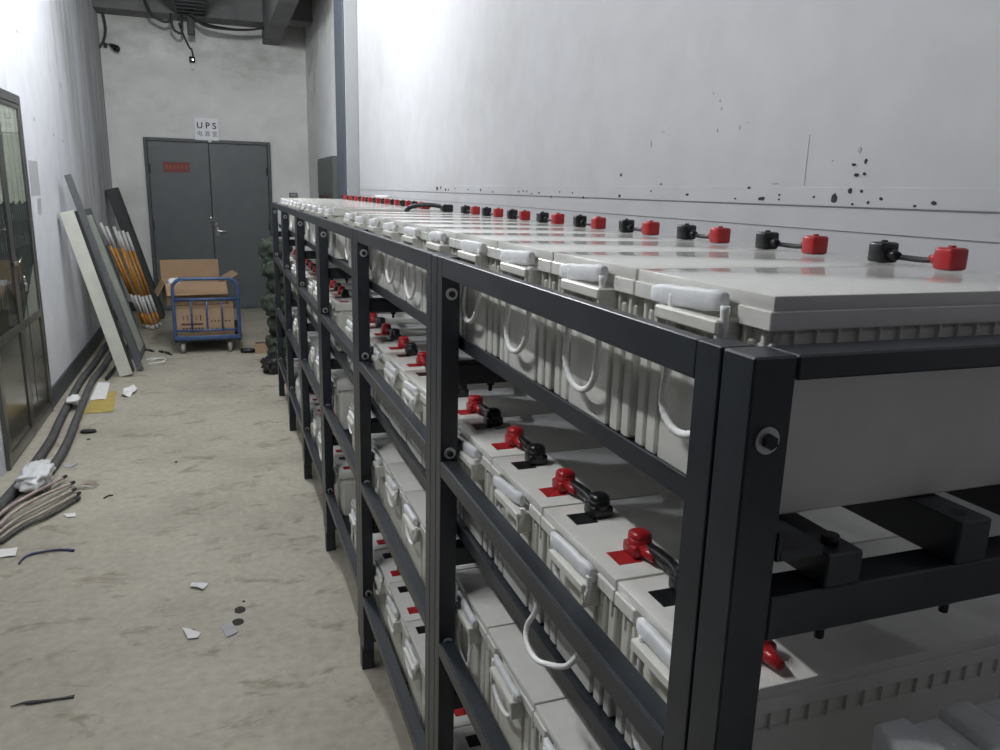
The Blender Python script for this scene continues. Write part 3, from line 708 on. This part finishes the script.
for mm, pts, lb in wl:
    b = MB(); b.tube(pts, .0085, 8, m=M[mm]); b.tube([pts[-1], (pts[-1][0]+.015, pts[-1][1]+.03, pts[-1][2])], .0095, 8, m=M['cable'], sub=1)
    tag(b.build('loose_wire', M[mm]), lb, 'wire', 'loose wires on the floor')
b = MB(); 
for k in range(9):
    a = random.uniform(-1, 1); b.tube([(0, 0, .01), (.04+.02*random.random(), .03*a, .02), (.09+.04*random.random(), .06*a+.02, .008)], .003, 5, m=M[random.choice(('pink', 'beige', 'polewhite'))])
tag(b.build('wire_offcut', M['pink'], loc=(-1.2, 4.0, 0)), 'frayed tuft of pink and white strands by the wire ends', 'wire')
def sheet(name, poly, m, label, cat, z=.001, lift=.006, th=.0012):
    cx = sum(p[0] for p in poly)/len(poly); cy = sum(p[1] for p in poly)/len(poly)
    t = bmesh.new(); vs = [t.verts.new((x-cx, y-cy, 0)) for x, y in poly]; f = t.faces.new(vs)
    bmesh.ops.subdivide_edges(t, edges=t.edges[:], cuts=3, use_grid_fill=True); bmesh.ops.triangulate(t, faces=t.faces[:]); bmesh.ops.subdivide_edges(t, edges=t.edges[:], cuts=1)
    rs = random.Random(hash(name+str(round(cx, 3))) % 1000 if False else int(abs(cx*1000)+abs(cy*100)))
    ph = rs.random()*6
    for v in t.verts: v.co.z = lift*(.5+.5*math.sin(v.co.x*55+ph)*math.cos(v.co.y*35+ph*2))
    r_ = bmesh.ops.extrude_face_region(t, geom=t.faces[:]); bmesh.ops.translate(t, vec=(0, 0, th), verts=[v for v in r_['geom'] if isinstance(v, bmesh.types.BMVert)])
    bmesh.ops.recalc_face_normals(t, faces=t.faces[:])
    me = bpy.data.meshes.new(name); t.to_mesh(me); t.free(); me.materials.append(m)
    o = bpy.data.objects.new(name, me); C.objects.link(o); o.location = (cx, cy, z); tag(o, label, cat); return o
sheet('card_sheet', [(-1.36, 6.10), (-1.217, 6.175), (-1.176, 5.54), (-1.37, 5.537)], M['yellow'], 'yellow card sheet on the floor under the white paper', 'card', .0012, .003)
sheet('paper_sheet', [(-1.39, 6.49), (-1.296, 6.431), (-1.264, 5.904), (-1.375, 5.906)], M['paper'], 'white paper sheet on the floor overlapping the yellow card', 'paper', .0055, .004)
sheet('tissue', [(-1.16, 6.20), (-1.10, 6.25), (-1.06, 6.14), (-1.10, 5.955), (-1.165, 5.95)], M['paper'], 'crumpled white tissue on the floor beside the yellow card', 'tissue', .001, .03)
b = MB(); b.blob((0, 0, 0), (.045, .10, .02), .3, 8, sub=3); tag(b.build('tissue', M['paper'], loc=(-1.455, 5.72, .066)), 'white tissue lying on the two thick cables', 'tissue')
sheet('paper_scrap', [(-1.325, 4.405), (-1.24, 4.414), (-1.262, 4.353), (-1.30, 4.365)], M['paper2'], 'thin pale paper strip on the floor past the plastic film', 'paper')
sheet('paper_scrap', [(-1.326, 3.655), (-1.273, 3.652), (-1.268, 3.60), (-1.304, 3.611)][::-1] and [(-1.19, 3.63), (-1.14, 3.64), (-1.13, 3.58), (-1.17, 3.585)], M['paper'], 'tiny white paper scrap on the floor below the wire bundle', 'paper')
sheet('paper_scrap', [(-1.402, 3.27), (-1.322, 3.29), (-1.31, 3.19), (-1.388, 3.19)], M['paper'], 'white paper slip between the wire bundle and the blue strand', 'paper')
sheet('paper_scrap', [(-.571, 2.718), (-.508, 2.681), (-.527, 2.635), (-.577, 2.676)], M['film'], 'clear folded plastic scrap alone in the middle of the floor', 'scrap', .001, .012)
sheet('paper_scrap', [(-.597, 2.359), (-.529, 2.309), (-.539, 2.271), (-.573, 2.275)], M['paper'], 'torn white paper scrap on the floor near two dark spots', 'paper', .001, .008)
sheet('paper_scrap', [(-.463, 2.332), (-.419, 2.34), (-.40, 2.269), (-.439, 2.246)], M['paper2'], 'square grey paper scrap touching the lower dark floor spot', 'paper', .001, .006)
b = MB(); b.tube([(-.09, .05, .006), (-.03, .09, .008), (.07, .02, .01), (.05, -.10, .008), (-.06, -.14, .006)], .006, 6)
b.tube([(-.05, .0, .006), (.0, .05, .01), (.06, .04, .016)], .007, 6)
tag(b.build('white_tie', M['paper'], loc=(-.995, 7.28, 0)), 'looped white tie on the floor between the panels and the cart', 'tie')
for (x0, y0, x1, y1, lb) in ((-1.15, 7.79, -1.05, 7.70, 'dark crumb of rubber on the floor beside the glazed panel'), (-1.0, 7.69, -.875, 7.50, 'dark twisted strip on the floor beside the cart wheel')):
    b = MB(); b.tube([(x0, y0, .01), ((x0+x1)/2, (y0+y1)/2+.02, .014), (x1, y1, .01)], [.008, .012, .01, .014, .008, .006]*3, 6); tag(b.build('rubber_strip', M['rubber']), lb, 'strip')
b = MB(); b.tube([(-1.278, 3.099, .006), (-1.271, 3.150, .007), (-1.246, 3.188, .006), (-1.197, 3.199, .006), (-1.137, 3.197, .007), (-1.077, 3.168, .005)], .0045, 6); b.tube([(-1.25, 3.18, .006), (-1.2, 3.192, .008), (-1.13, 3.203, .006), (-1.075, 3.18, .005)], .003, 5)
tag(b.build('strand', M['bluewire']), 'curved dark blue strand on the floor below the wire bundle', 'strand')
b = MB()
for k in range(5): b.tube([(-1.087+.01*k, 2.036+.003*k, .004), (-1.04, 2.046-.003*k, .006), (-.98, 2.035+.004*math.sin(k), .005), (-.908, 2.028+.003*k, .004)], .0022, 5)
tag(b.build('strand', M['cable']), 'frayed black strand lying alone on the floor at the bottom', 'strand')
b = MB(); b.tube([(-1.03, 3.80, .004), (-1.01, 3.83, .006), (-.99, 3.83, .004)], .004, 5); tag(b.build('strand', M['cable']), 'tiny black offcut on the floor past the blue strand', 'strand')
b = MB(); b.blob((0, 0, .01), (.05, .03, .015), .3, 12, sub=2); tag(b.build('rubber_scrap', M['rubber'], loc=(-1.27, 5.05, 0)), 'small black scrap on the floor beside the thick cable', 'scrap')

# ------------------------------------------------------------------ things under the ceiling at the far end
s = empty('cable_tray', (-.55, 0, 3.60), label='dark cable tray hanging below the ceiling near the far wall', cat='tray')
b = MB(); b.box(-.16, -.15, 8.0, YF-.01, -.05, .05, .002); b.box(.15, .16, 8.0, YF-.01, -.05, .05, .002)
for k in range(12): b.box(-.15, .15, 8.05+.2*k, 8.08+.2*k, -.05, -.03)
b.build('ladder', M['lean_dark'], s)
for y in (8.6, 9.8):
    for x in (-.15, .15): b = MB(); b.cyl((x, y, .05), (x, y, .25), .006, n=8); b.build('hanger', M['lean_dark'], s)
lb = ['first', 'second', 'third', 'fourth', 'fifth']
for k in range(5):
    b = MB(); y = 10.02-.03*k; b.tube([(-.62+.02*k, y, 3.56), (-.42, y, 3.475-.012*k), (-.10, y, 3.44-.008*k), (.13, y, 3.455-.006*k), (.258, y, 3.475)], .010+.002*(k % 2), 7)
    tag(b.build('ceiling_cable', M['cable']), 'black cable sagging from the tray to the concrete beam', 'cable', 'cables sagging below the beam')
b = MB(); b.tube([(-1.05, 10.0, 3.70), (-.98, 10.0, 3.52), (-.85, 10.0, 3.45), (-.77, 10.0, 3.47)], .016, 8); b.tube([(-.77, 10.0, 3.55), (-.76, 10, 3.40), (-.71, 10, 3.345), (-.66, 10, 3.36), (-.655, 10, 3.54)], .014, 8)
tag(b.build('ceiling_cable', M['cable']), 'black cable hanging in a loop beside the cable tray', 'cable')
for x in (-.60, -.55, -.50):
    pass
b = MB(); b.box(-.60, -.52, 10.0, 10.09, 3.335, 3.62, .012, 2); tag(b.build('ceiling_duct', M['lean_dark']), 'dark vertical duct stub hanging beside the looped cable', 'duct')
s = empty('security_camera', (-.575, YF, 3.10), label='small dark camera on the far wall above the paper sign', cat='camera')
b = MB(); b.box(-.035, .035, -.10, -.03, -.02, .05, .012, 2); b.build('body', M['black'], s)
b = MB(); b.cyl((.01, -.10, .012), (.01, -.108, .012), .008, n=14); b.build('lens', M['chrome'], s)
b = MB(); b.box(-.02, .02, -.05, 0, -.10, -.02, .006, 2); b.build('bracket', M['paper'], s)
b = MB(); b.tube([(-.70, 10.4, 3.52), (-.66, 10.44, 3.40), (-.60, 10.47, 3.26), (-.575, 10.47, 3.24), (-.56, 10.47, 3.15)], .011, 7); tag(b.build('camera_cable', M['cable']), 'dark cable running down to the small far wall camera', 'cable')
s = empty('alarm_horn', (-1.50, YF-.05, 3.18), label='black horn device on a bracket in the upper far corner', cat='horn')
b = MB(); b.cyl((.02, -.04, .03), (.09, -.08, -.01), .014, .04, n=14); b.blob((.10, -.085, -.015), (.03, .03, .035), .1, 2, sub=2); b.box(-.06, -.02, .02, .05, .0, .06, .004); b.build('horn', M['black'], s)
b = MB(); b.tube([(-.04, .02, .03), (.03, -.02, .045), (.10, -.08, .02)], .006, 6); b.build('bracket', M['steel'], s)
b = MB(); b.tube([(-1.545, 10.42, 3.85), (-1.535, 10.42, 3.6), (-1.515, 10.42, 3.4), (-1.54, 10.42, 3.27), (-1.585, 10.42, 3.19), (-1.597, 10.42, 3.165)], .014, 8); tag(b.build('ceiling_cable', M['cable']), 'black cable curving down the far corner to the horn', 'cable')

# ------------------------------------------------------------------ lamps (tube fittings just under the ceiling, above the frame)
def lamp(x, y, z, w, label, size=1.2, wall=False, tilt=25):
    s = empty('tube_lamp', (x, y, z), label=label, cat='lamp')
    k = -1 if wall else 0
    b = MB()
    if wall: b.box(-.09, -.05, -size/2, size/2, -.035, .035, .006); b.box(-.11, -.09, -.3, .3, -.03, .03)
    else: b.box(-.06, .06, -size/2, size/2, .03, .07, .006); b.cyl((0, -.4, .07), (0, -.4, ZC-z), .004, n=6); b.cyl((0, .4, .07), (0, .4, ZC-z), .004, n=6)
    b.build('housing', M['lampwhite'], s)
    b = MB(); b.cyl((-.02 if wall else 0, -size/2+.02, .0 if wall else .012), (-.02 if wall else 0, size/2-.02, 0 if wall else .012), .013, n=12); b.build('tube', tube_m, s)
    for k in range(4):      # the glowing tube itself lights the room all round
        li = bpy.data.lights.new('tube_light', 'POINT'); li.shadow_soft_size = .03; li.energy = w/4; li.color = (.97, .985, 1.0)
        lo = bpy.data.objects.new('tube_light', li); C.objects.link(lo); lo.location = (x+(.03 if wall else 0), y-size/2+.15+k*.3, z-(0 if wall else .03))
lamp(-.45, 4.4, 3.40, 128, 'white tube lamp hanging over the middle of the corridor')
lamp(-1.15, 1.0, 3.05, 82, 'added unseen tube lamp over the corridor beside the camera')  # no known source here; added to brighten the near battery fronts
lamp(-.50, 6.2, 3.45, 80, 'white tube lamp hanging before the cart')

w = bpy.data.worlds.new('world'); bpy.context.scene.world = w; w.use_nodes = True
w.node_tree.nodes['Background'].inputs['Color'].default_value = (.84, .80, 1.0, 1); w.node_tree.nodes['Background'].inputs['Strength'].default_value = .13

# ------------------------------------------------------------------ camera
cd = bpy.data.cameras.new('camera'); cam = bpy.data.objects.new('camera', cd); C.objects.link(cam)
cd.sensor_fit = 'HORIZONTAL'; cd.sensor_width = 36; cd.lens = 776.233*36/1000; cd.clip_start = .02
r_ = Vector((.941663, -.335584, .02556)); u_ = Vector((.053736, .224889, .972902)); f_ = Vector((.332239, .914772, -.229803))
mw = Matrix(((r_.x, u_.x, -f_.x, -.389614), (r_.y, u_.y, -f_.y, -.490188), (r_.z, u_.z, -f_.z, 1.626178), (0, 0, 0, 1)))
cam.matrix_world = mw
sc = bpy.context.scene; sc.camera = cam
sc.view_settings.view_transform = 'Standard'; sc.view_settings.look = 'None'; sc.view_settings.gamma = 1; sc.view_settings.exposure = 0; sc.view_settings.use_curve_mapping = False
